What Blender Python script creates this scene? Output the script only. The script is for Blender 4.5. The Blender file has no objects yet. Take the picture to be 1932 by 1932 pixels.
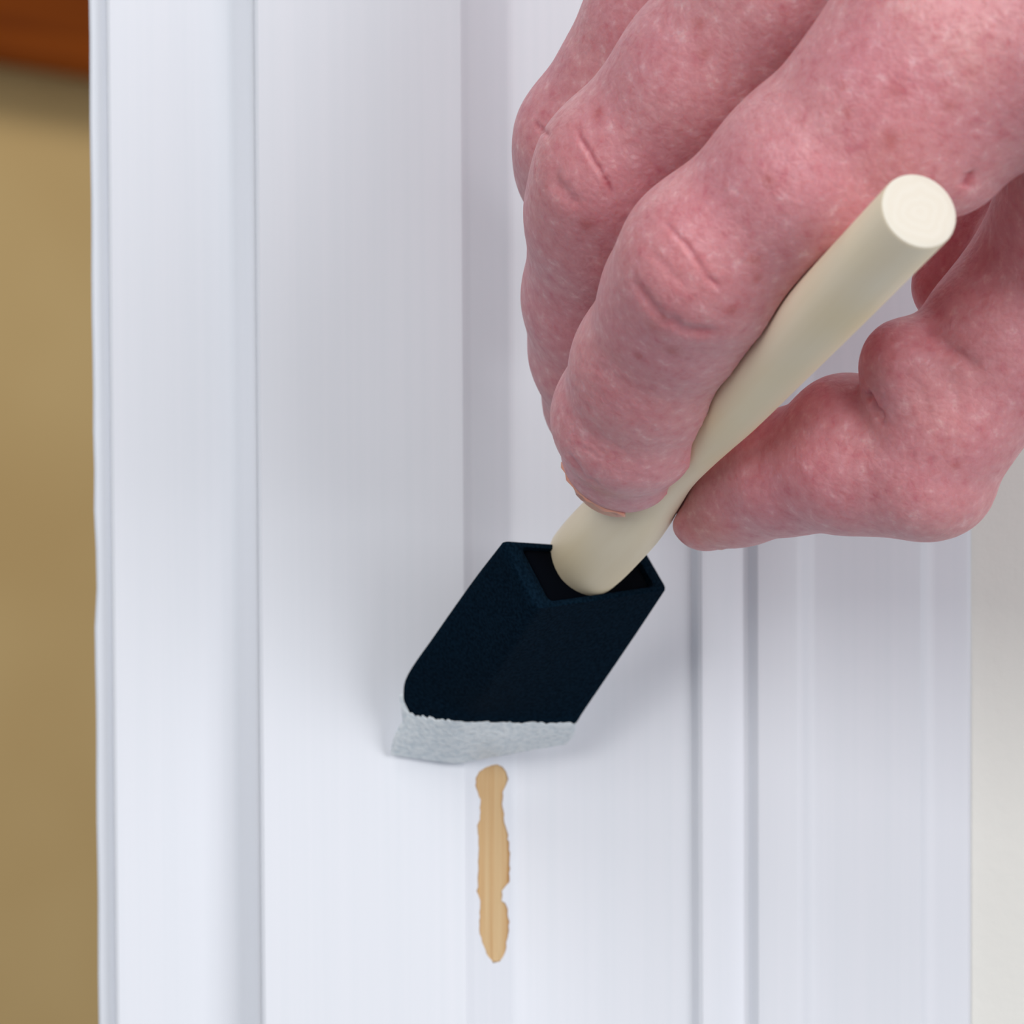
import bpy, bmesh, math, random
import numpy as np
from mathutils import Vector, Matrix

random.seed(7)
np.random.seed(7)
MM = 0.001
sc = bpy.context.scene
col = sc.collection

# ------------------------------------------------------------------ camera
FPX = 8680.0                      # focal length in pixels of the 1932 px frame
DIST = 620.0                      # mm from the casing face to the lens
PITCH = math.radians(3.0)         # looking slightly down
ROLL = math.radians(-0.28)
cam_d = bpy.data.cameras.new('camera')
cam = bpy.data.objects.new('camera', cam_d)
col.objects.link(cam)
cam_d.sensor_width = 36.0
cam_d.lens = FPX * 36.0 / 1932.0
cam_d.clip_start = 0.02
CAM = Vector((0, -DIST * MM, DIST * MM * math.tan(PITCH)))
cam.location = CAM
RM = Matrix.Rotation(math.pi / 2 - PITCH, 3, 'X') @ Matrix.Rotation(ROLL, 3, 'Z')
cam.rotation_euler = RM.to_euler()
sc.camera = cam
cam_d.dof.use_dof = True
cam_d.dof.focus_distance = 0.56
cam_d.dof.aperture_fstop = 44.0


def ray(px, py):
    return (RM @ Vector(((px - 966.0) / FPX, (966.0 - py) / FPX, -1.0)))


def P(px, py, h):
    """pixel + height h (mm in front of the casing face) -> world mm"""
    d = ray(px, py)
    t = (-h * MM - CAM.y) / d.y
    p = CAM + d * t
    return np.array((p.x, p.y, p.z)) / MM


# ------------------------------------------------------------------ light
w = bpy.data.worlds.new('daylight')
sc.world = w
w.use_nodes = True
bg = w.node_tree.nodes['Background']
bg.inputs[0].default_value = (0.84, 0.91, 1.0, 1)
bg.inputs[1].default_value = 0.28


def area(name, loc, target, size, power, color):
    l = bpy.data.lights.new(name, 'AREA')
    l.shape = 'RECTANGLE'
    l.size, l.size_y = size
    l.energy = power
    l.color = color
    o = bpy.data.objects.new(name, l)
    col.objects.link(o)
    o.location = loc
    o.rotation_euler = (Vector(target) - Vector(loc)).to_track_quat('-Z', 'Y').to_euler()
    return o


area('front_left_light', (-0.45, -1.2, 0.46), (0, 0, 0), (0.5, 0.5), 5.8, (1.0, 0.985, 0.965))  # soft frontal light, left of and above the camera
area('ceiling_light', (-0.2, -1.1, 1.3), (0, 0, 0), (0.7, 0.7), 7.4, (1.0, 0.985, 0.965))
area('side_window_light', (0.74, -0.98, 0.28), (0, 0, 0), (0.6, 0.6), 8.2, (0.99, 0.99, 1.0))
area('far_wall_fill', (-1.0, 1.0, 1.6), (-0.4, 2.6, 0.3), (0.6, 0.6), 23, (1.0, 0.93, 0.82))  # unseen fill added to brighten the far wall
vs = sc.view_settings
vs.view_transform = 'Standard'
vs.look = 'None'
vs.exposure = 0.0
vs.gamma = 1.0
vs.use_curve_mapping = False


# ------------------------------------------------------------------ helpers
def srgb(r, g, b):
    def f(c):
        c /= 255.0
        return c / 12.92 if c <= 0.04045 else ((c + 0.055) / 1.055) ** 2.4
    return (f(r), f(g), f(b), 1.0)


class Mat:
    def __init__(self, name, color, rough=0.5, spec=0.5):
        self.m = bpy.data.materials.new(name)
        self.m.use_nodes = True
        self.t = self.m.node_tree
        self.b = self.t.nodes['Principled BSDF']
        self.b.inputs['Base Color'].default_value = color
        self.b.inputs['Roughness'].default_value = rough
        self.b.inputs['Specular IOR Level'].default_value = spec

    def n(self, kind, **kw):
        nd = self.t.nodes.new(kind)
        for k, v in kw.items():
            if k in nd.inputs.keys():
                nd.inputs[k].default_value = v
            else:
                setattr(nd, k, v)
        return nd

    def l(self, a, b):
        self.t.links.new(a, b)

    def coord(self, scale=(1, 1, 1)):
        tc = self.n('ShaderNodeTexCoord')
        mp = self.n('ShaderNodeMapping')
        mp.inputs['Scale'].default_value = scale
        self.l(tc.outputs['Object'], mp.inputs['Vector'])
        return mp.outputs['Vector']

    def ramp(self, fac, stops):
        r = self.n('ShaderNodeValToRGB')
        e = r.color_ramp.elements
        while len(e) < len(stops):
            e.new(0.5)
        for i, (p, c) in enumerate(stops):
            e[i].position = p
            e[i].color = c
        self.l(fac, r.inputs['Fac'])
        return r.outputs['Color']

    def mix(self, fac, a, b, mode='MIX'):
        m = self.n('ShaderNodeMix', data_type='RGBA', blend_type=mode)
        for sock, v in ((m.inputs[0], fac), (m.inputs[6], a), (m.inputs[7], b)):
            if isinstance(v, (int, float, tuple)):
                sock.default_value = v
            else:
                self.l(v, sock)
        return m.outputs[2]

    def base(self, c):
        self.l(c, self.b.inputs['Base Color'])

    def bump(self, height, dist, strength=1.0, prev=None):
        b = self.n('ShaderNodeBump')
        b.inputs['Distance'].default_value = dist
        b.inputs['Strength'].default_value = strength
        self.l(height, b.inputs['Height'])
        if prev is not None:
            self.l(prev, b.inputs['Normal'])
        self.l(b.outputs['Normal'], self.b.inputs['Normal'])
        return b.outputs['Normal']


def new_obj(name, verts, faces, mat, parent=None, smooth=True, scale=MM):
    me = bpy.data.meshes.new(name)
    v = np.asarray(verts, dtype=float) * scale
    me.from_pydata(v.tolist(), [], [list(map(int, f)) for f in faces])
    me.validate()
    me.update()
    if mat is not None:
        me.materials.append(mat.m if isinstance(mat, Mat) else mat)
    if smooth:
        me.polygons.foreach_set('use_smooth', [True] * len(me.polygons))
    o = bpy.data.objects.new(name, me)
    col.objects.link(o)
    if parent is not None:
        o.parent = parent
    return o


def fix_normals(o):
    bm = bmesh.new()
    bm.from_mesh(o.data)
    bmesh.ops.recalc_face_normals(bm, faces=bm.faces)
    bm.to_mesh(o.data)
    bm.free()


def tag(o, label=None, cat=None, kind=None):
    if label:
        o['label'] = label
    if cat:
        o['category'] = cat
    if kind:
        o['kind'] = kind
    return o


def bake(o):
    """apply modifiers"""
    dg = bpy.context.evaluated_depsgraph_get()
    me = bpy.data.meshes.new_from_object(o.evaluated_get(dg))
    old = o.data
    o.modifiers.clear()
    o.data = me
    me.name = old.name
    return o


# ------------------------------------------------------------------ materials
# satin white paint with the faint vertical brush grain
M_paint = Mat('white_satin_paint', srgb(236, 236, 240), 0.42, 0.4)
v1 = M_paint.coord((900, 900, 9))
nz = M_paint.n('ShaderNodeTexNoise', Scale=1.0, Detail=3.0)
M_paint.l(v1, nz.inputs['Vector'])
M_paint.base(M_paint.ramp(nz.outputs['Fac'], [(0.3, srgb(232, 235, 242)), (0.7, srgb(235, 237, 244))]))
M_paint.bump(nz.outputs['Fac'], 0.00004, 0.14)

M_wall = Mat('textured_white_wall', srgb(238, 237, 231), 0.75, 0.2)
v1 = M_wall.coord((1, 1, 1))
nz = M_wall.n('ShaderNodeTexNoise', Scale=520.0, Detail=3.0, Roughness=0.6)
M_wall.l(v1, nz.inputs['Vector'])
M_wall.bump(nz.outputs['Fac'], 0.0005, 0.3)

M_tan = Mat('tan_painted_wall', srgb(196, 170, 118), 0.8, 0.2)
v1 = M_tan.coord((1, 1, 1))
nz = M_tan.n('ShaderNodeTexNoise', Scale=6.0, Detail=2.0)
M_tan.l(v1, nz.inputs['Vector'])
M_tan.base(M_tan.ramp(nz.outputs['Fac'], [(0.3, srgb(206, 174, 120)), (0.7, srgb(216, 186, 132))]))

M_brown = Mat('brown_stained_wood', srgb(120, 58, 22), 0.75, 0.1)
v1 = M_brown.coord((3, 40, 40))
nz = M_brown.n('ShaderNodeTexNoise', Scale=1.0, Detail=3.0)
M_brown.l(v1, nz.inputs['Vector'])
M_brown.base(M_brown.ramp(nz.outputs['Fac'], [(0.3, srgb(100, 42, 8)), (0.7, srgb(150, 74, 16))]))

M_bare = Mat('bare_tan_wood', srgb(200, 160, 108), 0.7, 0.2)
v1 = M_bare.coord((1100, 1100, 25))
nz = M_bare.n('ShaderNodeTexNoise', Scale=1.0, Detail=3.0)
M_bare.l(v1, nz.inputs['Vector'])
M_bare.base(M_bare.ramp(nz.outputs['Fac'], [(0.30, srgb(196, 146, 90)), (0.50, srgb(210, 174, 128)), (0.72, srgb(218, 188, 144))]))
M_bare.bump(nz.outputs['Fac'], 0.0002, 0.5)

M_handle = Mat('pale_birch_handle', srgb(228, 214, 182), 0.55, 0.3)
v1 = M_handle.coord((420, 420, 26))
nz = M_handle.n('ShaderNodeTexNoise', Scale=1.0, Detail=4.0)
M_handle.l(v1, nz.inputs['Vector'])
v2 = M_handle.coord((45, 45, 30))
nz2 = M_handle.n('ShaderNodeTexNoise', Scale=1.0, Detail=2.0)
M_handle.l(v2, nz2.inputs['Vector'])
c1 = M_handle.ramp(nz.outputs['Fac'], [(0.3, srgb(241, 224, 194)), (0.7, srgb(248, 235, 209))])
c2 = M_handle.ramp(nz2.outputs['Fac'], [(0.35, srgb(242, 220, 176)), (0.65, srgb(250, 240, 224))])
M_handle.base(M_handle.mix(0.5, c1, c2))
M_handle.bump(nz.outputs['Fac'], 0.0001, 0.35)

M_endgrain = Mat('end_grain_wood', srgb(246, 240, 222), 0.7, 0.2)
v1 = M_endgrain.coord((1, 1, 1))
nz = M_endgrain.n('ShaderNodeTexWave', wave_type='RINGS', rings_direction='Z', Scale=260.0, Distortion=9.0, Detail=3.0)
M_endgrain.l(v1, nz.inputs['Vector'])
M_endgrain.base(M_endgrain.ramp(nz.outputs['Fac'], [(0.0, srgb(219, 212, 198)), (1.0, srgb(221, 215, 202))]))

M_foam = Mat('dark_navy_foam', srgb(10, 27, 42), 1.0, 0.03)
v1 = M_foam.coord((1, 1, 1))
nz = M_foam.n('ShaderNodeTexNoise', Scale=2600.0, Detail=2.0)
M_foam.l(v1, nz.inputs['Vector'])
M_foam.base(M_foam.ramp(nz.outputs['Fac'], [(0.35, srgb(4, 18, 30)), (0.65, srgb(12, 31, 46))]))
M_foam.bump(nz.outputs['Fac'], 0.0003, 0.5)
M_core = Mat('black_plastic_core', srgb(2, 5, 12), 0.9, 0.05)

M_wet = Mat('wet_white_paint_on_foam', srgb(214, 224, 232), 0.45, 0.4)
v1 = M_wet.coord((1, 1, 1))
nz = M_wet.n('ShaderNodeTexNoise', Scale=1300.0, Detail=3.0)
M_wet.l(v1, nz.inputs['Vector'])
M_wet.base(M_wet.ramp(nz.outputs['Fac'], [(0.3, srgb(214, 224, 231)), (0.6, srgb(240, 245, 248))]))
M_wet.bump(nz.outputs['Fac'], 0.0004, 0.6)

M_nail = Mat('fingernail', srgb(222, 158, 140), 0.35, 0.4)
M_nail.b.inputs['Subsurface Weight'].default_value = 0.3
M_nail.b.inputs['Subsurface Scale'].default_value = 0.002
M_nailtip = Mat('fingernail_free_edge', srgb(214, 160, 100), 0.4, 0.4)

M_skin = Mat('pink_skin', srgb(212, 152, 150), 0.48, 0.6)
att = M_skin.n('ShaderNodeAttribute', attribute_name='tone')
v1 = M_skin.coord((1, 1, 1))
n1 = M_skin.n('ShaderNodeTexNoise', Scale=620.0, Detail=4.0, Roughness=0.6)
M_skin.l(v1, n1.inputs['Vector'])
n2 = M_skin.n('ShaderNodeTexNoise', Scale=75.0, Detail=2.0)
M_skin.l(v1, n2.inputs['Vector'])
mott = M_skin.ramp(n1.outputs['Fac'], [(0.26, srgb(203, 131, 142)), (0.42, srgb(211, 152, 159)), (0.6, srgb(217, 164, 171)), (0.78, srgb(231, 198, 203))])
big = M_skin.ramp(n2.outputs['Fac'], [(0.3, srgb(240, 190, 196)), (0.7, srgb(252, 226, 218))])
c = M_skin.mix(0.5, mott, big, 'MULTIPLY')
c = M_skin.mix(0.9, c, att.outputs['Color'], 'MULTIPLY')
M_skin.base(c)
M_skin.b.inputs['Subsurface Weight'].default_value = 0.8
M_skin.b.inputs['Subsurface Radius'].default_value = (1.0, 0.25, 0.16)
M_skin.b.inputs['Subsurface Scale'].default_value = 0.0015
vo = M_skin.n('ShaderNodeTexVoronoi', feature='DISTANCE_TO_EDGE', Scale=900.0)
M_skin.l(v1, vo.inputs['Vector'])
b0 = M_skin.bump(vo.outputs['Distance'], 0.00022, 0.4)
n3 = M_skin.n('ShaderNodeTexNoise', Scale=700.0, Detail=4.0)
M_skin.l(v1, n3.inputs['Vector'])
M_skin.bump(n3.outputs['Fac'], 0.00035, 0.35, b0)


# ------------------------------------------------------------------ setting
def extrude_profile(name, prof, z0, z1, mat, parent=None, nz=1):
    """closed profile [(x, y)] in mm, extruded along z"""
    n = len(prof)
    verts, faces = [], []
    for k in range(nz + 1):
        z = z0 + (z1 - z0) * k / nz
        verts += [(x, y, z) for x, y in prof]
    for k in range(nz):
        for i in range(n):
            j = (i + 1) % n
            faces.append((k * n + i, k * n + j, (k + 1) * n + j, (k + 1) * n + i))
    faces.append(tuple(range(n))[::-1])
    faces.append(tuple(nz * n + i for i in range(n)))
    o = new_obj(name, verts, faces, mat, parent, smooth=False)
    fix_normals(o)
    return o


def X(px, h):
    return P(px, 966, h)[0]


def catmull(pts, sub):
    pts = np.asarray(pts, float)
    ext = np.vstack([2 * pts[0] - pts[1], pts, 2 * pts[-1] - pts[-2]])
    out = []
    for i in range(1, len(ext) - 2):
        p0, p1, p2, p3 = ext[i - 1:i + 3]
        for s in range(sub):
            t = s / sub
            out.append(0.5 * (2 * p1 + (p2 - p0) * t + (2 * p0 - 5 * p1 + 4 * p2 - p3) * t * t + (3 * p1 - p0 - 3 * p2 + p3) * t ** 3))
    out.append(pts[-1])
    return np.array(out)


BACK = -7.0       # wall and jamb face lie this far behind the casing face
cas = [(486, BACK + 0.2), (486, -1.0), (488, -0.3), (494, 0.0), (600, 0.03), (740, 0.02), (864, 0.0), (874, -0.12), (882, -0.6),
       (888, -1.1), (925, -3.2), (960, -5.2), (968, -5.55), (976, -5.7), (1000, -5.7), (1150, -5.6), (1290, -5.5), (1304, -5.3), (1309, -4.8)]
cas += [(1316, -3.7), (1324, -3.3), (1336, -3.4), (1365, -4.3), (1392, -5.3), (1402, -5.5), (1412, -5.2), (1422, -4.0), (1430, -3.5), (1440, -3.4), (1500, -3.7),
        (1508, -3.8), (1518, -4.3), (1530, -4.9), (1540, -5.0), (1640, -5.0), (1730, -5.05), (1737, -5.1), (1746, -5.6), (1756, -5.9), (1766, -5.95), (1815, -6.0), (1826, -6.1), (1831, -6.5), (1832, BACK + 0.2)]
prof = [(X(px, h), -h) for px, h in cas]


def casing_h(x):
    xs = [p[0] for p in prof[1:-1]]
    hs = [-p[1] for p in prof[1:-1]]
    return np.interp(x, xs, hs)


casing = extrude_profile('trim_1', prof, -700, 700, M_paint)
tag(casing, 'white painted moulded door casing with a bare wood scratch, right of the jamb', 'door casing', 'structure')

# the scratch: paint chipped off the bevel down to bare wood
S_L = [(930, 1444), (915, 1448), (904, 1456), (898, 1467), (897, 1482), (902, 1493), (906, 1510), (905, 1545), (901, 1556), (903, 1600), (902, 1655), (900, 1680),
       (905, 1698), (905, 1760), (912, 1785), (922, 1806), (931, 1819)]
S_R = [(938, 1444), (949, 1450), (956, 1460), (958, 1473), (955, 1486), (949, 1498), (948, 1520), (951, 1548), (958, 1580), (963, 1622), (961, 1668), (954, 1676),
       (947, 1684), (947, 1702), (956, 1714), (961, 1745), (958, 1775), (953, 1800), (944, 1818)]
loop = S_L + S_R[::-1]
out2 = []
for i in range(len(loop)):
    a = np.array(loop[i], float)
    b = np.array(loop[(i + 1) % len(loop)], float)
    nseg = max(1, int(np.hypot(*(b - a)) / 7))
    for s in range(nseg):
        q = a + (b - a) * s / nseg
        out2.append(q + np.random.uniform(-1.3, 1.3, 2))
pts3 = [P(px, py, -2.4) for px, py in out2]
n = len(pts3)
cv = [(p[0], -6.0, p[2]) for p in pts3] + [(p[0], -casing_h(p[0]) + 0.75, p[2]) for p in pts3]
cf = [(i, (i + 1) % n, n + (i + 1) % n, n + i) for i in range(n)] + [tuple(range(n)), tuple(range(2 * n - 1, n - 1, -1))]
cutter = new_obj('cutter', cv, cf, M_paint, smooth=False)
fix_normals(cutter)
md = casing.modifiers.new('b', 'BOOLEAN')
md.operation = 'DIFFERENCE'
md.object = cutter
md.solver = 'EXACT'
bake(casing)
bpy.data.objects.remove(cutter)


def smooth_by_angle(o, deg=25):
    me = o.data
    me.polygons.foreach_set('use_smooth', [True] * len(me.polygons))
    bm = bmesh.new()
    bm.from_mesh(me)
    for e in bm.edges:
        if len(e.link_faces) == 2 and e.calc_face_angle(0) > math.radians(deg):
            e.smooth = False
    bm.to_mesh(me)
    bm.free()


smooth_by_angle(casing, 28)
# bare wood bed inside the chip: grid clipped by the outline, a quarter millimetre under the paint
cy_ = [np.array(q) for q in out2]
rows = np.linspace(1444.5, 1818, 90)
NC = 9
gv, gf = [], []
lxs = lambda y, side: np.interp(y, [p[1] for p in side], [p[0] for p in side])
for r_i, y in enumerate(rows):
    a, b = lxs(y, S_L) - 2.2, lxs(y, S_R) + 2.2
    for c_i in range(NC):
        px = a + (b - a) * c_i / (NC - 1)
        p = P(px, y, -2.4)
        dep = 0.22 + 0.10 * math.sin(px * 0.45) * math.sin(y * 0.02)
        gv.append((p[0], -casing_h(p[0]) + dep, p[2]))
nrow = len(rows)
for v in list(gv):
    gv.append((v[0], v[1] + 0.35, v[2]))
off = nrow * NC
for r_i in range(nrow - 1):
    for c_i in range(NC - 1):
        a = r_i * NC + c_i
        gf.append((a, a + 1, a + NC + 1, a + NC))
        gf.append((off + a + NC, off + a + NC + 1, off + a + 1, off + a))
for r_i in range(nrow - 1):
    for c_i in (0, NC - 1):
        a = r_i * NC + c_i
        gf.append((a, a + NC, off + a + NC, off + a))
for c_i in range(NC - 1):
    for r_i in (0, nrow - 1):
        a = r_i * NC + c_i
        gf.append((a, a + 1, off + a + 1, off + a))
bare = new_obj('bare_wood_patch', gv, gf, M_bare, casing)
fix_normals(bare)
bare['label'] = 'narrow strip of bare tan wood where the white paint has chipped'

# jamb: edge board plus a lower stop strip at the opening
JB = 7.2
jprof = [(X(208, -7), 115), (X(208, -7), JB + 0.7), (X(210, -7), JB + 0.25), (X(216, -7), JB), (X(300, -7), JB), (X(480, -7), JB), (X(485.5, -7), JB), (X(485.5, -7), 115)]
jamb = extrude_profile('trim_2', jprof, -700, 700, M_paint)
smooth_by_angle(jamb, 28)
tag(jamb, 'white painted flat door jamb edge board between the opening and the casing', 'door jamb', 'structure')
SB = 10.2
sprof = [(X(174, -9), 100), (X(174, -9), SB + 1.2), (X(175, -9), SB + 0.4), (X(180, -9), SB), (X(196, -9), SB), (X(203, -9), SB + 0.1), (X(207.8, -9), SB + 0.3), (X(207.8, -9), 100)]
stop = extrude_profile('trim_3', sprof, -700, 700, M_paint, nz=260)
me = stop.data
for v in me.vertices:                                     # small paint chips along the free edge
    z = v.co.z / MM
    if v.co.x / MM < X(182, -9) and v.co.y / MM < 12:
        g = 0.0
        for zc, wd, am in ((P(180, 1100, -9)[2], 1.6, 0.35), (P(180, 1045, -9)[2], 1.2, 0.2), (P(180, 890, -9)[2], 1.5, 0.15)):
            g += am * math.exp(-((z - zc) / wd) ** 2)
        v.co.x += (g + 0.05 * math.sin(z * 0.9)) * MM
smooth_by_angle(stop, 28)
tag(stop, 'thin white painted strip along the free edge of the door jamb', 'door stop', 'structure')


def box(name, lo, hi, mat, parent=None, bevel=0.0):
    bm = bmesh.new()
    bmesh.ops.create_cube(bm, size=1.0)
    for v in bm.verts:
        v.co = Vector([(lo[i] + hi[i]) / 2 + v.co[i] * (hi[i] - lo[i]) for i in range(3)])
    if bevel:
        bmesh.ops.bevel(bm, geom=bm.edges[:], offset=bevel, segments=2, affect='EDGES', profile=0.5)
    me = bpy.data.meshes.new(name)
    bm.to_mesh(me)
    bm.free()
    me.materials.append(mat.m)
    o = bpy.data.objects.new(name, me)
    col.objects.link(o)
    if parent:
        o.parent = parent
    return o


wr = box('wall_right', (X(490, -7) * MM, 0.0071, -0.7), (1.3, 0.115, 0.7), M_wall)
tag(wr, 'off-white wall with a fine sprayed texture at the right edge', 'wall', 'structure')
FARY = 2600.0
wf = box('wall_back', (-2.6, FARY * MM, -1.8), (1.6, FARY * MM + 0.1, 2.2), M_tan)
tag(wf, 'tan painted wall of the far room, out of focus at the left', 'wall', 'structure')
# brown wooden rail on the far wall
pa = P(80, 135, -FARY + 25) * MM
rail = box('trim_4', (-2.2, -0.025, 0.0), (1.9, 0.025, 0.10), M_brown, bevel=0.008)
rail.location = pa
rail.rotation_euler = (0, math.radians(9), 0)
tag(rail, 'dark brown stained wooden rail sloping across the tan far wall', 'rail', 'structure')

# ------------------------------------------------------------------ foam brush
brush = bpy.data.objects.new('foam_brush', None)
col.objects.link(brush)
tag(brush, 'small black foam paint brush with pale wooden handle and white-painted tip, held in the hand', 'paint brush')

H_END = P(1735, 397, 119)
H_BOT = P(1106, 1054, 27.5)
AX = H_END - H_BOT
HL = np.linalg.norm(AX)
AX = AX / HL
up = np.array((0, 0, 1.0))
U = np.cross(AX, up)
U /= np.linalg.norm(U)
V = np.cross(AX, U)
# radius along the handle (mm from the foam end)
hp = catmull([(0, 5.1), (4, 5.25), (9, 5.25), (15, 5.1), (20, 4.7), (25, 4.0), (31, 3.35), (38, 3.35), (45, 3.6), (52, 3.9), (66, 4.1), (82, 4.3), (HL - 3, 4.45), (HL - 0.5, 4.45)], 4)
NS = 40
hv, hf = [], []
prof_h = [(-0.0, 0.0)] + [(0.0, 4.2)] + [tuple(p) for p in hp] + [(HL - 0.12, 4.36)]
ring0 = None
for (s, r) in prof_h[1:]:
    for k in range(NS):
        a = 2 * math.pi * k / NS
        hv.append((math.cos(a) * r, math.sin(a) * r, s))
nr = len(prof_h) - 1
for i in range(nr - 1):
    for k in range(NS):
        j = (k + 1) % NS
        hf.append((i * NS + k, i * NS + j, (i + 1) * NS + j, (i + 1) * NS + k))
hf.append(tuple(range(NS))[::-1])
hf.append(tuple((nr - 1) * NS + k for k in range(NS)))
HM = Matrix(((U[0], V[0], AX[0], H_BOT[0] * MM), (U[1], V[1], AX[1], H_BOT[1] * MM), (U[2], V[2], AX[2], H_BOT[2] * MM), (0, 0, 0, 1)))
if HM.to_3x3().determinant() < 0:
    V = -V
    HM = Matrix(((U[0], V[0], AX[0], H_BOT[0] * MM), (U[1], V[1], AX[1], H_BOT[1] * MM), (U[2], V[2], AX[2], H_BOT[2] * MM), (0, 0, 0, 1)))
handle = new_obj('handle', hv, hf, M_handle, brush)
handle.matrix_world = HM
fix_normals(handle)
smooth_by_angle(handle, 40)
# end-grain disc: very slightly domed cut end
ev, ef = [(0, 0, 0.10)], []
for q, (r, z) in enumerate(((1.5, 0.10), (3.2, 0.07), (4.05, 0.02), (4.36, -0.12))):
    for k in range(NS):
        a = 2 * math.pi * k / NS
        ev.append((math.cos(a) * r, math.sin(a) * r, z))
for k in range(NS):
    ef.append((0, 1 + k, 1 + (k + 1) % NS))
for q in range(3):
    for k in range(NS):
        j = (k + 1) % NS
        ef.append((1 + q * NS + k, 1 + (q + 1) * NS + k, 1 + (q + 1) * NS + j, 1 + q * NS + j))
endc = new_obj('end_grain', ev, ef, M_endgrain, handle)
endc.location = (0, 0, HL * MM)
fix_normals(endc)
endc['label'] = 'pale cut end of the wooden handle'

# foam: loft of rounded quads from the flat top down to the chisel edge pressed on the casing
# sections: back-left, front-left, front-right, back-right as (px, py, h)
secs = [
    [(942, 1022, 36), (1010, 1152, 37), (1259, 1116, 22), (1215, 1040, 17)],
    [(888, 1092, 28), (960, 1226, 30), (1207, 1195, 17), (1150, 1115, 11)],
    [(816, 1193, 19), (910, 1303, 20.5), (1146, 1286, 11.5), (1080, 1200, 6)],
    [(762, 1272, 11.5), (884, 1342, 13.5), (1106, 1346, 7.5), (1035, 1270, 3)],
    [(754, 1316, 8.2), (872, 1356, 11.8), (1097, 1361, 6.8), (1025, 1295, 2.4)],
    [(758, 1352, 6.2), (869, 1364, 10.8), (1091, 1367, 6.5), (1018, 1315, 2.2)],
]
tip = [(734, 1424, 1.2), (860, 1441, 1.6), (1072, 1404, 1.0), (1050, 1392, 0.2)]


def rounded_section(c4, rr, m=5):
    c = [P(*q) for q in c4]
    out = []
    for i in range(4):
        p, a, b = c[i], c[i - 1], c[(i + 1) % 4]
        da = (a - p) / np.linalg.norm(a - p)
        db = (b - p) / np.linalg.norm(b - p)
        ra = min(rr, np.linalg.norm(a - p) * 0.45)
        rb = min(rr, np.linalg.norm(b - p) * 0.45)
        s, e = p + da * ra, p + db * rb
        for t in np.linspace(0, 1, m):
            out.append((1 - t) ** 2 * s + 2 * t * (1 - t) * p + t ** 2 * e)
        # straight run to the next corner
        nx = c[(i + 1) % 4]
        nn = c[(i + 2) % 4]
        rn = min(rr, np.linalg.norm(nx - p) * 0.45)
        e2 = nx + (p - nx) / np.linalg.norm(p - nx) * rn
        for t in np.linspace(0, 1, 34)[1:-1]:
            out.append(e + (e2 - e) * t)
    return np.array(out)


S = [rounded_section(q, 1.1) for q in secs]
NSEC = len(S[0])
SUB = 8
stack = np.array(S)                                        # sections x points x 3
pathv = [catmull(stack[:, k, :], SUB) for k in range(NSEC)]
body = np.array(pathv).transpose(1, 0, 2)                  # rings x points x 3
tipS = rounded_section(tip, 0.5)
# paint zone: from a jagged line on the last rings to the chisel edge
last = body[-1]
paint = []
for t in np.linspace(0, 1, 9):
    bulge = math.sin(t * math.pi) * 0.5
    ring = last * (1 - t) + tipS * t
    cen = ring.mean(axis=0)
    dirs = ring - cen
    dirs /= np.linalg.norm(dirs, axis=1)[:, None] + 1e-6
    paint.append(ring + dirs * bulge)
paint = np.array(paint)


def loft(rings, cap0=True, cap1=True):
    nr, ns = rings.shape[:2]
    v = rings.reshape(-1, 3)
    f = []
    for i in range(nr - 1):
        for k in range(ns):
            j = (k + 1) % ns
            f.append((i * ns + k, i * ns + j, (i + 1) * ns + j, (i + 1) * ns + k))
    if cap0:
        f.append(tuple(range(ns))[::-1])
    if cap1:
        f.append(tuple((nr - 1) * ns + k for k in range(ns)))
    return v, f


# top with a shallow recess around the handle
top = body[0]
tc_ = top.mean(axis=0)
nrm = AX
tc0 = tc_.copy()
tc_ = tc_ + 0.28 * (P(1212, 1040, 27) - tc_)
rim = [tc_ + (top - tc_) * 0.985 + nrm * 0.35, tc_ + (top - tc_) * 0.90 + nrm * 0.4, tc_ + (top - tc_) * 0.80 + nrm * 0.1, tc_ + (top - tc_) * 0.76 - nrm * 1.6]
allr = np.vstack([np.array(rim[::-1]), body])
v_, f_ = loft(allr, True, True)
foam = new_obj('foam_pad', v_, f_, M_foam, brush)
fix_normals(foam)
smooth_by_angle(foam, 50)
core_r = np.array([tc_ + (top - tc_) * 0.757 - nrm * 1.5, tc_ + (top - tc_) * 0.757 - nrm * 0.9, tc_ + (top - tc_) * 0.72 - nrm * 0.75])
v_, f_ = loft(core_r, True, True)
core = new_obj('foam_core', v_, f_, M_core, brush)
fix_normals(core)
core['label'] = 'darker plastic core around the handle'

# white paint: skin over the tip with a ragged upper edge (slightly proud of the foam)
jag = np.random.uniform(-0.45, 0.45, NSEC)
jag = 0.6 * jag + 0.4 * np.roll(jag, 1)
up_dir = (body[-5] - body[-1])
up_dir /= np.linalg.norm(up_dir, axis=1)[:, None]
cen = last.mean(axis=0)
outw = last - cen
outw /= np.linalg.norm(outw, axis=1)[:, None]
pcorner = P(755, 1346, 5.5)
near = np.exp(-(np.linalg.norm(last - pcorner, axis=1) / 1.3) ** 2)
lift = 7.0 * near
jag = jag + lift
edge0 = last + up_dir * (0.35 + jag)[:, None] - outw * 0.15
edge1 = last + up_dir * (0.32 + jag)[:, None] + outw * (0.12 + 0.5 * near)[:, None]
pr = np.vstack([[edge0], [edge1], [last + outw * (0.22 + 0.5 * near)[:, None]], paint[1:]])
v_, f_ = loft(pr, False, True)
wet = new_obj('wet_paint', v_, f_, M_wet, brush)
fix_normals(wet)
smooth_by_angle(wet, 60)
wet['label'] = 'white paint soaked into the chisel tip of the foam'

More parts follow.
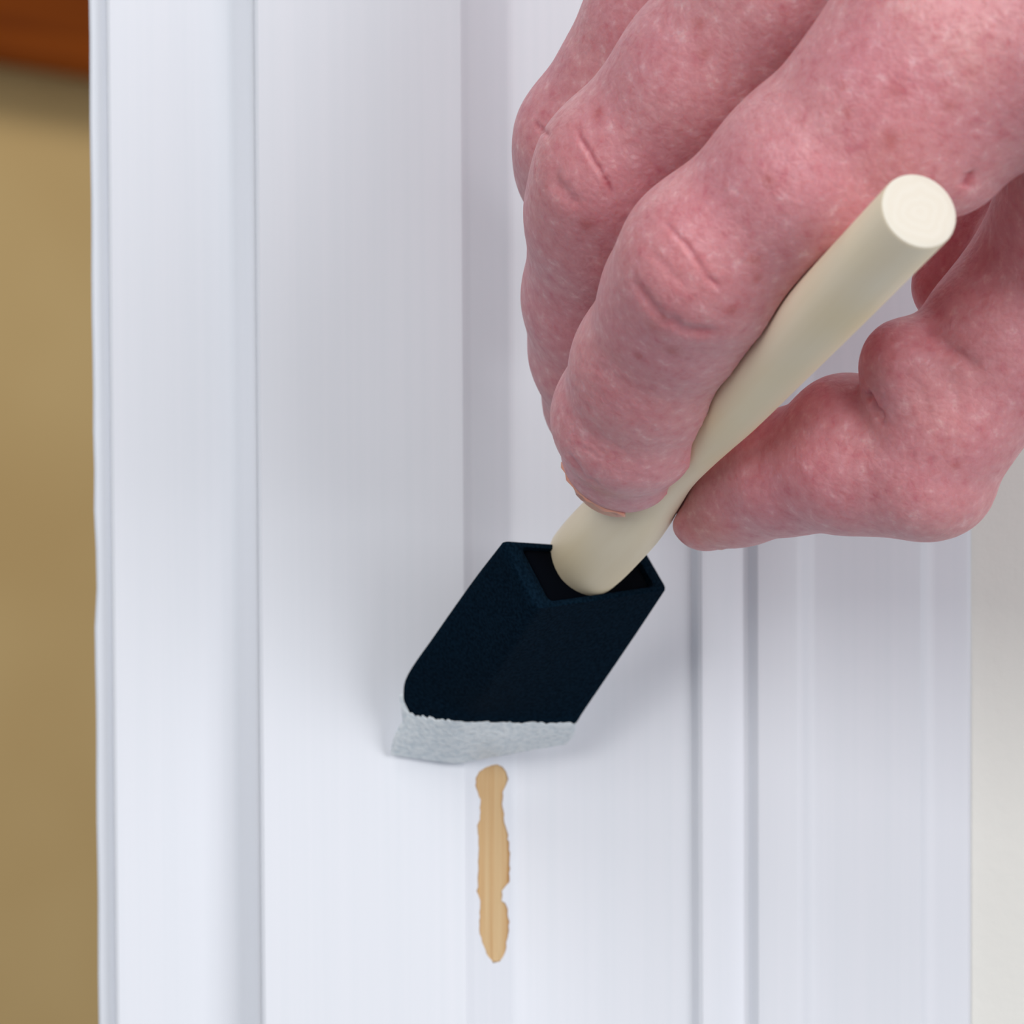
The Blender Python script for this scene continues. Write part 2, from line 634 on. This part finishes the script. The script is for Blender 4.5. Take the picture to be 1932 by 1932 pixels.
# ------------------------------------------------------------------ hand (implicit surface, one continuous skin)
VOX = 0.6


def N(px, py, h, r):
    p = P(px, py, h)
    return (p[0], p[1], p[2], r)


def smin(a, b, k):
    k = float(k)
    hh = np.clip(0.5 + 0.5 * (b - a) / k, 0, 1)
    return b + (a - b) * hh - k * hh * (1 - hh)


class Vol:
    def __init__(self, lo, hi):
        self.lo = np.array(lo, float)
        self.n = np.maximum(np.ceil((np.array(hi) - self.lo) / VOX - 1e-6).astype(int) + 1, 2)
        self.a = np.full(self.n, 30.0, dtype=np.float32)

    def view(self, lo, hi):
        i0 = np.clip(np.floor((lo - self.lo) / VOX).astype(int), 0, self.n - 1)
        i1 = np.clip(np.ceil((hi - self.lo) / VOX).astype(int) + 1, 1, self.n)
        sl = tuple(slice(a, b) for a, b in zip(i0, i1))
        g = [(self.lo[d] + VOX * np.arange(i0[d], i1[d])).astype(np.float32) for d in range(3)]
        return sl, g[0][:, None, None], g[1][None, :, None], g[2][None, None, :]

    def cone(self, a, b, k):
        A, B = np.array(a[:3]), np.array(b[:3])
        pad = max(a[3], b[3]) + k + 3
        sl, x, y, z = self.view(np.minimum(A, B) - pad, np.maximum(A, B) + pad)
        ba = B - A
        L = float(ba @ ba) + 1e-9
        A, ba = [np.float32(q) for q in A], [np.float32(q) for q in ba]
        L = np.float32(L)
        t = np.clip(((x - A[0]) * ba[0] + (y - A[1]) * ba[1] + (z - A[2]) * ba[2]) / L, 0, 1)
        d = np.sqrt((x - A[0] - t * ba[0]) ** 2 + (y - A[1] - t * ba[1]) ** 2 + (z - A[2] - t * ba[2]) ** 2) - (np.float32(a[3]) + np.float32(b[3] - a[3]) * t)
        self.a[sl] = smin(self.a[sl], d.astype(np.float32), k)

    def blob(self, c, radii, axes, k):
        c = np.array(c[:3])
        pad = max(radii) + k + 3
        sl, x, y, z = self.view(c - pad, c + pad)
        c = [np.float32(q) for q in c]
        q = [((x - c[0]) * ax[0] + (y - c[1]) * ax[1] + (z - c[2]) * ax[2]) for ax in axes]
        k0 = np.sqrt(sum((qi / ri) ** 2 for qi, ri in zip(q, radii))) + 1e-6
        k1 = np.sqrt(sum((qi / ri ** 2) ** 2 for qi, ri in zip(q, radii))) + 1e-6
        d = k0 * (k0 - 1) / k1
        self.a[sl] = smin(self.a[sl], d.astype(np.float32), k)

    def chain(self, nodes, k):
        for a, b in zip(nodes[:-1], nodes[1:]):
            self.cone(a, b, k)


def unit(v):
    v = np.asarray(v, float)
    return v / np.linalg.norm(v)


def frame(d, ref):
    d = unit(d)
    s = unit(np.cross(d, ref))
    return d, s, np.cross(s, d)


INDEX = [N(1800, 70, 99, 12.0), N(1690, 180, 97, 11.6), N(1530, 335, 93, 11.2), N(1350, 490, 87, 10.2), N(1298, 560, 81, 9.8), N(1228, 690, 70, 9.2), N(1192, 785, 62, 9.0), N(1180, 848, 53, 7.5), N(1174, 888, 47, 4.7)]
MIDDLE = [N(1640, -210, 84, 12), N(1500, -45, 80, 11.2), N(1340, 145, 72, 10.9), N(1180, 325, 64, 10.1), N(1148, 400, 59, 9.8), N(1130, 560, 46, 9.2), N(1137, 660, 39, 8.9), N(1147, 760, 31, 7.8), N(1152, 805, 27, 6.1)]
RING = [N(1500, -400, 70, 11), N(1262, 30, 55, 9.8), N(1120, 262, 46, 9.1), N(1112, 310, 42, 8.9), N(1140, 400, 32, 8.4), N(1165, 480, 26, 7.8), N(1180, 530, 22, 6.6)]
PINKY = [N(1480, -520, 55, 9.5), N(1320, -110, 43, 8.4), N(1250, 110, 36, 8.0), N(1255, 190, 31, 7.6), N(1280, 280, 24, 7.0), N(1295, 330, 20, 6.4), N(1310, 370, 17, 5.6)]
THUMB_P = [N(2010, 540, 69, 11.0), N(1900, 640, 71, 10.0), N(1790, 768, 70, 9.4), N(1745, 862, 68, 9.2)]
THUMB = [N(1745, 862, 68, 9.2), N(1610, 862, 63, 9.1), N(1485, 892, 56, 7.4), N(1400, 935, 50, 5.9), N(1332, 972, 46.5, 4.6)]
WRIST = N(2360, 20, 106, 24)

allp = np.array([q[:3] for q in INDEX + MIDDLE + RING + PINKY + THUMB + THUMB_P])
FORE = (WRIST[0] + 185, WRIST[1] - 95, WRIST[2] + 30, 36)
lo = np.minimum(allp.min(axis=0), [WRIST[0], WRIST[1] - 20, WRIST[2] - 20]) - 16
hi = np.maximum(allp.max(axis=0), [FORE[0] + 34, -20, WRIST[2] + 68]) + 6
lo[1] = FORE[1] - 40
palm = Vol(lo, hi)

mcps = [INDEX[0], MIDDLE[0], RING[0], PINKY[0]]
for q, rw in zip(mcps, (14, 14, 13, 12)):
    wv = np.array(WRIST[:3]) + (np.array(q[:3]) - np.array(WRIST[:3])) * 0.16
    palm.cone((q[0], q[1], q[2], q[3] + 0.3), (wv[0], wv[1], wv[2], rw), 9)
palm.cone((WRIST[0], WRIST[1], WRIST[2], 22), FORE, 12)
# thumb metacarpal and web
tb = THUMB_P[0]
palm.cone((tb[0], tb[1], tb[2], 11.5), (WRIST[0] - 8, WRIST[1] + 14, WRIST[2] - 10, 15), 5)
palm.cone(N(1778, 272, 98, 8.2), N(1915, 55, 102, 11), 5)
palm.cone(N(1802, 540, 56, 5.2), N(1960, 400, 58, 9), 4)       # palm behind the brush handle

tot = palm.a.copy()
fingers = {}


def sub_vol(nodes, pad=22.0):
    q = np.array([n_[:3] for n_ in nodes])
    i0 = np.clip(np.floor((q.min(axis=0) - pad - lo) / VOX).astype(int), 0, palm.n - 2)
    i1 = np.clip(np.ceil((q.max(axis=0) + pad - lo) / VOX).astype(int), i0 + 2, palm.n)
    v = Vol(lo + i0 * VOX, lo + (i1 - 1) * VOX)
    return v, tuple(slice(a, b) for a, b in zip(i0, i1))


def add_finger(nodes, blobs=(), kpalm=5.0):
    global tot
    v, sl = sub_vol(nodes)
    v.chain(nodes, 2.5)
    for b in blobs:
        v.blob(*b)
    c = smin(palm.a[sl], v.a, kpalm)
    tot[sl] = smin(tot[sl], c, 0.35)


# knuckle bulges: on the dorsal side of the middle joints
def dorsal_blob(node, prevn, nextn, dors, amt, radii, k=4.0):
    d = unit(np.array(nextn[:3]) - np.array(prevn[:3]))
    dors = unit(np.array(dors) - d * (np.array(dors) @ d))
    side = np.cross(d, dors)
    c = np.array(node[:3]) + dors * amt
    return (c, radii, (d, side, dors), k)


D_I = (-0.32, -0.90, 0.25)     # dorsal direction of the fingers (left, to camera, up)
add_finger(INDEX, [dorsal_blob(INDEX[3], INDEX[2], INDEX[5], D_I, 3.4, (9.5, 8.0, 7.6)),
                   dorsal_blob(INDEX[6], INDEX[5], INDEX[7], D_I, 1.4, (6, 7.4, 7.6), 3)], 5.0)
add_finger(MIDDLE, [dorsal_blob(MIDDLE[3], MIDDLE[2], MIDDLE[5], D_I, 3.2, (9.5, 8.0, 7.4))], 4.0)
add_finger(RING, [dorsal_blob(RING[2], RING[1], RING[4], D_I, 2.0, (7, 7, 6.8))], 4.0)
add_finger(PINKY, [], 4.0)
add_finger(THUMB_P, [
    (P(1708, 692, 73), (5.6, 6.5, 5.9), np.eye(3), 2.5),      # flexed pad above the thumb joint
    (P(1750, 935, 67), (6.4, 7, 4.6), np.eye(3), 4.0),        # thumb knuckle
], 4.0)
add_finger(THUMB, [
    (P(1590, 790, 64), (5.5, 7, 5.0), np.eye(3), 2.5),        # pad of the distal joint
    (P(1750, 935, 67), (6.4, 7, 4.6), np.eye(3), 4.0),
], 0.7)
# the brush handle presses its own shape into the skin
hs, sl = sub_vol([H_BOT, H_END], 8.0)
for (s0, r0), (s1, r1) in zip(prof_h[2:-2:2], prof_h[4::2]):
    A_, B_ = H_BOT + AX * s0, H_BOT + AX * s1
    hs.cone((*A_, r0), (*B_, r1), 0.05)
tot[sl] = -smin(-tot[sl], hs.a - 0.08, 0.5)


def surface_nets(a):
    s = a < 0
    c = np.zeros(tuple(np.array(a.shape) - 1), dtype=np.uint8)
    corners = [(i, j, k) for i in (0, 1) for j in (0, 1) for k in (0, 1)]
    n0, n1, n2 = c.shape
    for (i, j, k) in corners:
        c += s[i:i + n0, j:j + n1, k:k + n2]
    act = np.argwhere((c > 0) & (c < 8))
    idx = np.full(c.shape, -1, dtype=np.int32)
    idx[act[:, 0], act[:, 1], act[:, 2]] = np.arange(len(act))
    vals = {q: a[act[:, 0] + q[0], act[:, 1] + q[1], act[:, 2] + q[2]] for q in corners}
    acc = np.zeros((len(act), 3))
    cnt = np.zeros(len(act))
    for q in corners:
        for d in range(3):
            if q[d] == 0:
                r = list(q)
                r[d] = 1
                va, vb = vals[q], vals[tuple(r)]
                m = (va < 0) != (vb < 0)
                t = np.where(m, va / np.where(m, va - vb, 1), 0)
                p = np.tile(np.array(q, float), (len(act), 1))
                p[:, d] = t
                acc[m] += p[m]
                cnt += m
    verts = act + acc / cnt[:, None]
    faces = []
    for d in range(3):
        sl0 = [slice(None)] * 3
        sl1 = [slice(None)] * 3
        sl0[d] = slice(0, -1)
        sl1[d] = slice(1, None)
        ch = s[tuple(sl0)] != s[tuple(sl1)]
        e = np.argwhere(ch)
        u, v = (d + 1) % 3, (d + 2) % 3
        ok = (e[:, u] > 0) & (e[:, v] > 0) & (e[:, u] < c.shape[u]) & (e[:, v] < c.shape[v])
        e = e[ok]
        flip = s[tuple(sl0)][e[:, 0], e[:, 1], e[:, 2]]
        q = []
        for du, dv in ((1, 1), (0, 1), (0, 0), (1, 0)):
            w_ = e.copy()
            w_[:, u] -= du
            w_[:, v] -= dv
            q.append(idx[w_[:, 0], w_[:, 1], w_[:, 2]])
        q = np.stack(q, axis=1)
        q[~flip] = q[~flip][:, ::-1]
        faces.append(q)
    return verts, np.vstack(faces)


tot[0], tot[-1], tot[:, 0], tot[:, -1], tot[:, :, 0], tot[:, :, -1] = 5, 5, 5, 5, 5, 5
hv, hf = surface_nets(tot)
hv = hv * VOX + lo
nv = len(hv)
# light smoothing of the voxel mesh
ed = np.vstack([hf[:, [0, 1]], hf[:, [1, 2]], hf[:, [2, 3]], hf[:, [3, 0]]])
deg = np.bincount(ed.ravel(), minlength=nv).astype(float)


def lap(x):
    o = np.zeros_like(x)
    for d in range(x.shape[1]):
        o[:, d] = np.bincount(ed[:, 0], x[ed[:, 1], d], nv) + np.bincount(ed[:, 1], x[ed[:, 0], d], nv)
    return o / deg[:, None]


for _ in range(3):
    hv = hv + 0.5 * (lap(hv) - hv)


def vnormals(v, f):
    nrm_ = np.cross(v[f[:, 2]] - v[f[:, 0]], v[f[:, 3]] - v[f[:, 1]])
    o = np.zeros_like(v)
    for c_ in range(4):
        for d in range(3):
            o[:, d] += np.bincount(f[:, c_], nrm_[:, d], nv)
    return o / (np.linalg.norm(o, axis=1)[:, None] + 1e-9)


def quad_mesh(v, f, name):
    m = bpy.data.meshes.new(name)
    m.vertices.add(len(v))
    m.vertices.foreach_set('co', (v * MM).astype(np.float32).ravel())
    m.loops.add(len(f) * 4)
    m.loops.foreach_set('vertex_index', f.astype(np.int32).ravel())
    m.polygons.add(len(f))
    m.polygons.foreach_set('loop_start', np.arange(len(f), dtype=np.int32) * 4)
    m.update(calc_edges=True)
    m.validate()
    return m


# split every quad in four, then relax once more
e_all = np.sort(np.vstack([hf[:, [0, 1]], hf[:, [1, 2]], hf[:, [2, 3]], hf[:, [3, 0]]]), axis=1).astype(np.int64)
key, inv = np.unique(e_all[:, 0] * nv + e_all[:, 1], return_inverse=True)
inv = inv.reshape(4, -1)
ne, nf = len(key), len(hf)
mid = 0.5 * (hv[key // nv] + hv[key % nv])
cen = hv[hf].mean(axis=1)
fi = nv + ne + np.arange(nf)
hf = np.vstack([np.stack([hf[:, c_], nv + inv[c_], fi, nv + inv[(c_ + 3) % 4]], axis=1) for c_ in range(4)])
hv = np.vstack([hv, mid, cen])
nv = len(hv)
ed = np.vstack([hf[:, [0, 1]], hf[:, [1, 2]], hf[:, [2, 3]], hf[:, [3, 0]]])
deg = np.bincount(ed.ravel(), minlength=nv).astype(float)
for _ in range(2):
    hv = hv + 0.5 * (lap(hv) - hv)
VN = vnormals(hv, hf)
CAMM = np.array(CAM) / MM


def project(v):
    q = (v - CAMM) @ np.array(RM)
    return np.stack([966 + FPX * q[:, 0] / -q[:, 2], 966 - FPX * q[:, 1] / -q[:, 2]], axis=1), -q[:, 2]


def surf(px, py):
    """first surface point of the hand along the line of sight"""
    d = np.array(ray(px, py))
    t = np.linspace(440, 640, 801)
    p = CAMM[None] + d[None] * t[:, None]
    i = np.round((p - lo) / VOX).astype(int)
    ok = np.all((i >= 0) & (i < np.array(tot.shape)), axis=1)
    val = np.full(len(t), 9.0)
    ii = i[ok]
    val[ok] = tot[ii[:, 0], ii[:, 1], ii[:, 2]]
    k = np.argmax(val < 0)
    return p[k] if val[k] < 0 else None


tone = np.ones((nv, 3))
disp = np.zeros(nv)


def crease(pxs, width, depth, red=0.3, lip=0.0):
    """a fold line in the skin, along points on its surface"""
    pl = []
    for q in catmull(pxs, 4):
        s_ = surf(*q)
        if s_ is not None:
            pl.append(s_)
    if len(pl) < 2:
        return
    pl = np.array(pl)
    R_ = 4 * width + 0.5
    ix = np.where(np.all((hv > pl.min(axis=0) - R_) & (hv < pl.max(axis=0) + R_), axis=1))[0]
    q = hv[ix]
    best = np.full(len(ix), 1e9)
    par = np.zeros(len(ix))
    for i, (a, b) in enumerate(zip(pl[:-1], pl[1:])):
        ba = b - a
        t = np.clip(((q - a) @ ba) / (ba @ ba + 1e-9), 0, 1)
        dd = np.linalg.norm(q - a - t[:, None] * ba, axis=1)
        m = dd < best
        best[m] = dd[m]
        par[m] = ((i + t) / (len(pl) - 1))[m]
    fade = np.clip(np.minimum(par, 1 - par) * 5 + 0.1, 0, 1)
    g = np.exp(-(best / width) ** 2) * fade
    disp[ix] -= depth * g
    if lip:
        disp[ix] += lip * np.exp(-((best - 2.2 * width) / width) ** 2) * fade
    tone[ix] *= 1 - red * np.outer(g, (0.35, 1.0, 0.9))


def spot(px, py, r, colr, amt):
    global tone
    s_ = surf(px, py)
    if s_ is None:
        return
    d = np.linalg.norm(hv - s_, axis=1)
    g = np.exp(-(d / r) ** 2)[:, None] * amt
    tone = tone * (1 - g) + np.array(colr) * g


# fold lines over the joints
crease([(1255, 421), (1300, 468), (1335, 520), (1362, 546)], 0.32, 0.28, 0.8, 0.03)
crease([(1085, 238), (1110, 285), (1138, 330), (1160, 372)], 0.32, 0.28, 0.8, 0.03)
crease([(1008, 228), (1022, 244), (1036, 256)], 0.33, 0.3, 0.5)
crease([(1188, 520), (1240, 590), (1300, 622), (1360, 628)], 1.0, 0.45, 0.22)
crease([(1040, 325), (1062, 360), (1090, 390)], 1.1, 0.4, 0.2)
crease([(1215, 460), (1260, 510), (1300, 548)], 0.7, 0.15, 0.1)
crease([(1068, 855), (1100, 890), (1140, 925)], 0.6, 0.35, 0.15)
crease([(1632, 738), (1647, 764), (1668, 802)], 0.7, 0.9, 0.5)
crease([(1738, 612), (1770, 640), (1818, 674), (1850, 700)], 0.8, 0.5, 0.25)
crease([(1700, 690), (1735, 740), (1760, 800)], 0.9, 0.15, 0.08)
crease([(1780, 680), (1800, 740), (1805, 800)], 0.9, 0.15, 0.08)
for q in ((1105, 790, 1235, 905), (1085, 700, 1150, 760), (1110, 640, 1190, 700)):
    for m in range(4):
        o_ = m * 9
        crease([(q[0] - o_, q[1] + o_ * 1.6), ((q[0] + q[2]) / 2 - o_ * 0.6, (q[1] + q[3]) / 2 + o_), (q[2] - o_, q[3] + o_)], 0.45, 0.08, 0.04)
crease([(1834, 322), (1827, 340), (1820, 356)], 0.75, 0.5, 0.6)
# freckles
for (px, py, r) in ((1235, 612, 0.9), (1270, 660, 1.0), (1690, 170, 1.1), (1680, 265, 1.2), (1105, 425, 1.1), (1130, 213, 0.8), (1325, 45, 0.9), (1330, 100, 0.8), (1423, 492, 0.8), (1428, 525, 0.7),
                    (1380, 582, 0.8), (1835, 130, 0.9), (1790, 200, 0.8), (1450, 340, 0.8), (1805, 880, 0.8), (1250, 600, 0.5), (1205, 670, 0.6), (1590, 160, 0.7), (1600, 210, 0.8)):
    spot(px, py, r, (0.72, 0.42, 0.36), 0.75)
# redder knuckles; highlights over the bony places painted into the skin tone
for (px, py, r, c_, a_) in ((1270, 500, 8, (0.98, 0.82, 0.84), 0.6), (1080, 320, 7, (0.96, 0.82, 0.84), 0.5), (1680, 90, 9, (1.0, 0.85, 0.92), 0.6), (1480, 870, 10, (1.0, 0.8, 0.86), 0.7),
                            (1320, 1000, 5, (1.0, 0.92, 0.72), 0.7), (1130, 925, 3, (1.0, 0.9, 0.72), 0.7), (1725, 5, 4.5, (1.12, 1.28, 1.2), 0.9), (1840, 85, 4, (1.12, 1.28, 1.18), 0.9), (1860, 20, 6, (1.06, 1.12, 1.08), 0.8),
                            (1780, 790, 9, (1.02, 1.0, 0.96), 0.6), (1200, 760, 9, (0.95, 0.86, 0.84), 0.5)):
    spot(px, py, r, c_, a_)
hv = hv + VN * disp[:, None]

me = quad_mesh(hv, hf, 'person_hand')
hand = bpy.data.objects.new('person_hand', me)
col.objects.link(hand)
me.polygons.foreach_set('use_smooth', np.ones(len(me.polygons), dtype=bool))
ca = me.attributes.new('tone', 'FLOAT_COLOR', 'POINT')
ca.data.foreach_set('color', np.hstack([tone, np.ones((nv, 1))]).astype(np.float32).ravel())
me.materials.append(M_skin.m)
tag(hand, 'bare pink right hand pinching the wooden brush handle between thumb and fingers', 'hand')


# fingernails: curved plates lying on the skin of each tip
def sdf_at(p):
    i = np.clip(np.round((p - lo) / VOX).astype(int), 0, np.array(tot.shape) - 1)
    return tot[i[0], i[1], i[2]]


def nail(nodes, dors, width, length, over=0.7):
    a, b = np.array(nodes[-2][:3]), np.array(nodes[-1][:3])
    d = unit(b - a)
    dn = unit(np.array(dors) - d * (np.array(dors) @ d))
    sd = np.cross(d, dn)
    tip_r = nodes[-1][3]
    rad = (nodes[-1][3] + nodes[-2][3]) / 2
    # skin height over the finger axis, along the nail
    def skin(s_, ang):
        o_ = b + d * s_
        u_ = dn * math.cos(ang) + sd * math.sin(ang)
        for t in np.arange(0.0, 14.0, 0.1):
            if sdf_at(o_ + u_ * t) > 0:
                return t
        return 14.0
    send = tip_r * 0.55
    NU, NV_ = 12, 12
    base_r = [min(q_, rad + 2.0) for q_ in (skin(-length + send, 0.0), skin(send - length * 0.5, 0.0), skin(send - 1.0, 0.0))]
    lays = ([], [])
    for i in range(NU + 1):
        u = i / NU
        s0 = send + over + 1.2 - length * (1 - u)
        for j in range(NV_ + 1):
            w_ = (j / NV_ - 0.5) * 2
            ang = w_ * width * (0.92 + 0.08 * math.sin(u * math.pi)) / (2 * rad)
            s1 = s0 - 1.5 * w_ * w_ * u + 1.4 * w_ * w_ * (1 - u)
            t = max(skin(min(s1, send), ang) if u < 0.85 else 0, np.interp(u, [0, 0.5, 1], base_r) * (0.93 + 0.07 * math.cos(ang)) - 0.25)
            t = min(t, np.interp(u, [0, 0.5, 1], base_r) + 0.15)
            u_ = dn * math.cos(ang) + sd * math.sin(ang)
            lays[0].append(b + d * s1 + u_ * (t + 0.12))
            lays[1].append(b + d * s1 + u_ * (t - 0.4))
    vs_ = lays[0] + lays[1]
    fs_ = []
    n1_ = (NU + 1) * (NV_ + 1)
    for i in range(NU):
        for j in range(NV_):
            a_ = i * (NV_ + 1) + j
            fs_.append((a_, a_ + 1, a_ + NV_ + 2, a_ + NV_ + 1))
            fs_.append((n1_ + a_ + NV_ + 1, n1_ + a_ + NV_ + 2, n1_ + a_ + 1, n1_ + a_))
    rim_ = [j for j in range(NV_ + 1)] + [i * (NV_ + 1) + NV_ for i in range(1, NU + 1)] + [NU * (NV_ + 1) + j for j in range(NV_ - 1, -1, -1)] + [i * (NV_ + 1) for i in range(NU - 1, 0, -1)]
    for q in range(len(rim_)):
        a_, b_ = rim_[q], rim_[(q + 1) % len(rim_)]
        fs_.append((a_, n1_ + a_, n1_ + b_, b_))
    o = new_obj('fingernail', vs_, fs_, M_nail, hand)
    o.data.materials.append(M_nailtip.m)
    for k_, pl in enumerate(o.data.polygons):
        if k_ < 2 * NU * NV_ and (k_ // 2) // NV_ >= NU - 2:
            pl.material_index = 1
    fix_normals(o)
    return o


nail(INDEX, (-0.62, -0.55, -0.5), 9.5, 10.5)
nail(MIDDLE, (0.0, -0.35, -0.9), 9, 9)
nail(RING, (0.0, -0.3, -0.9), 9, 9)
nail(PINKY, (0.0, -0.3, -0.9), 7.5, 8)
nail(THUMB, (0.0, 0.9, -0.45), 10.0, 11)
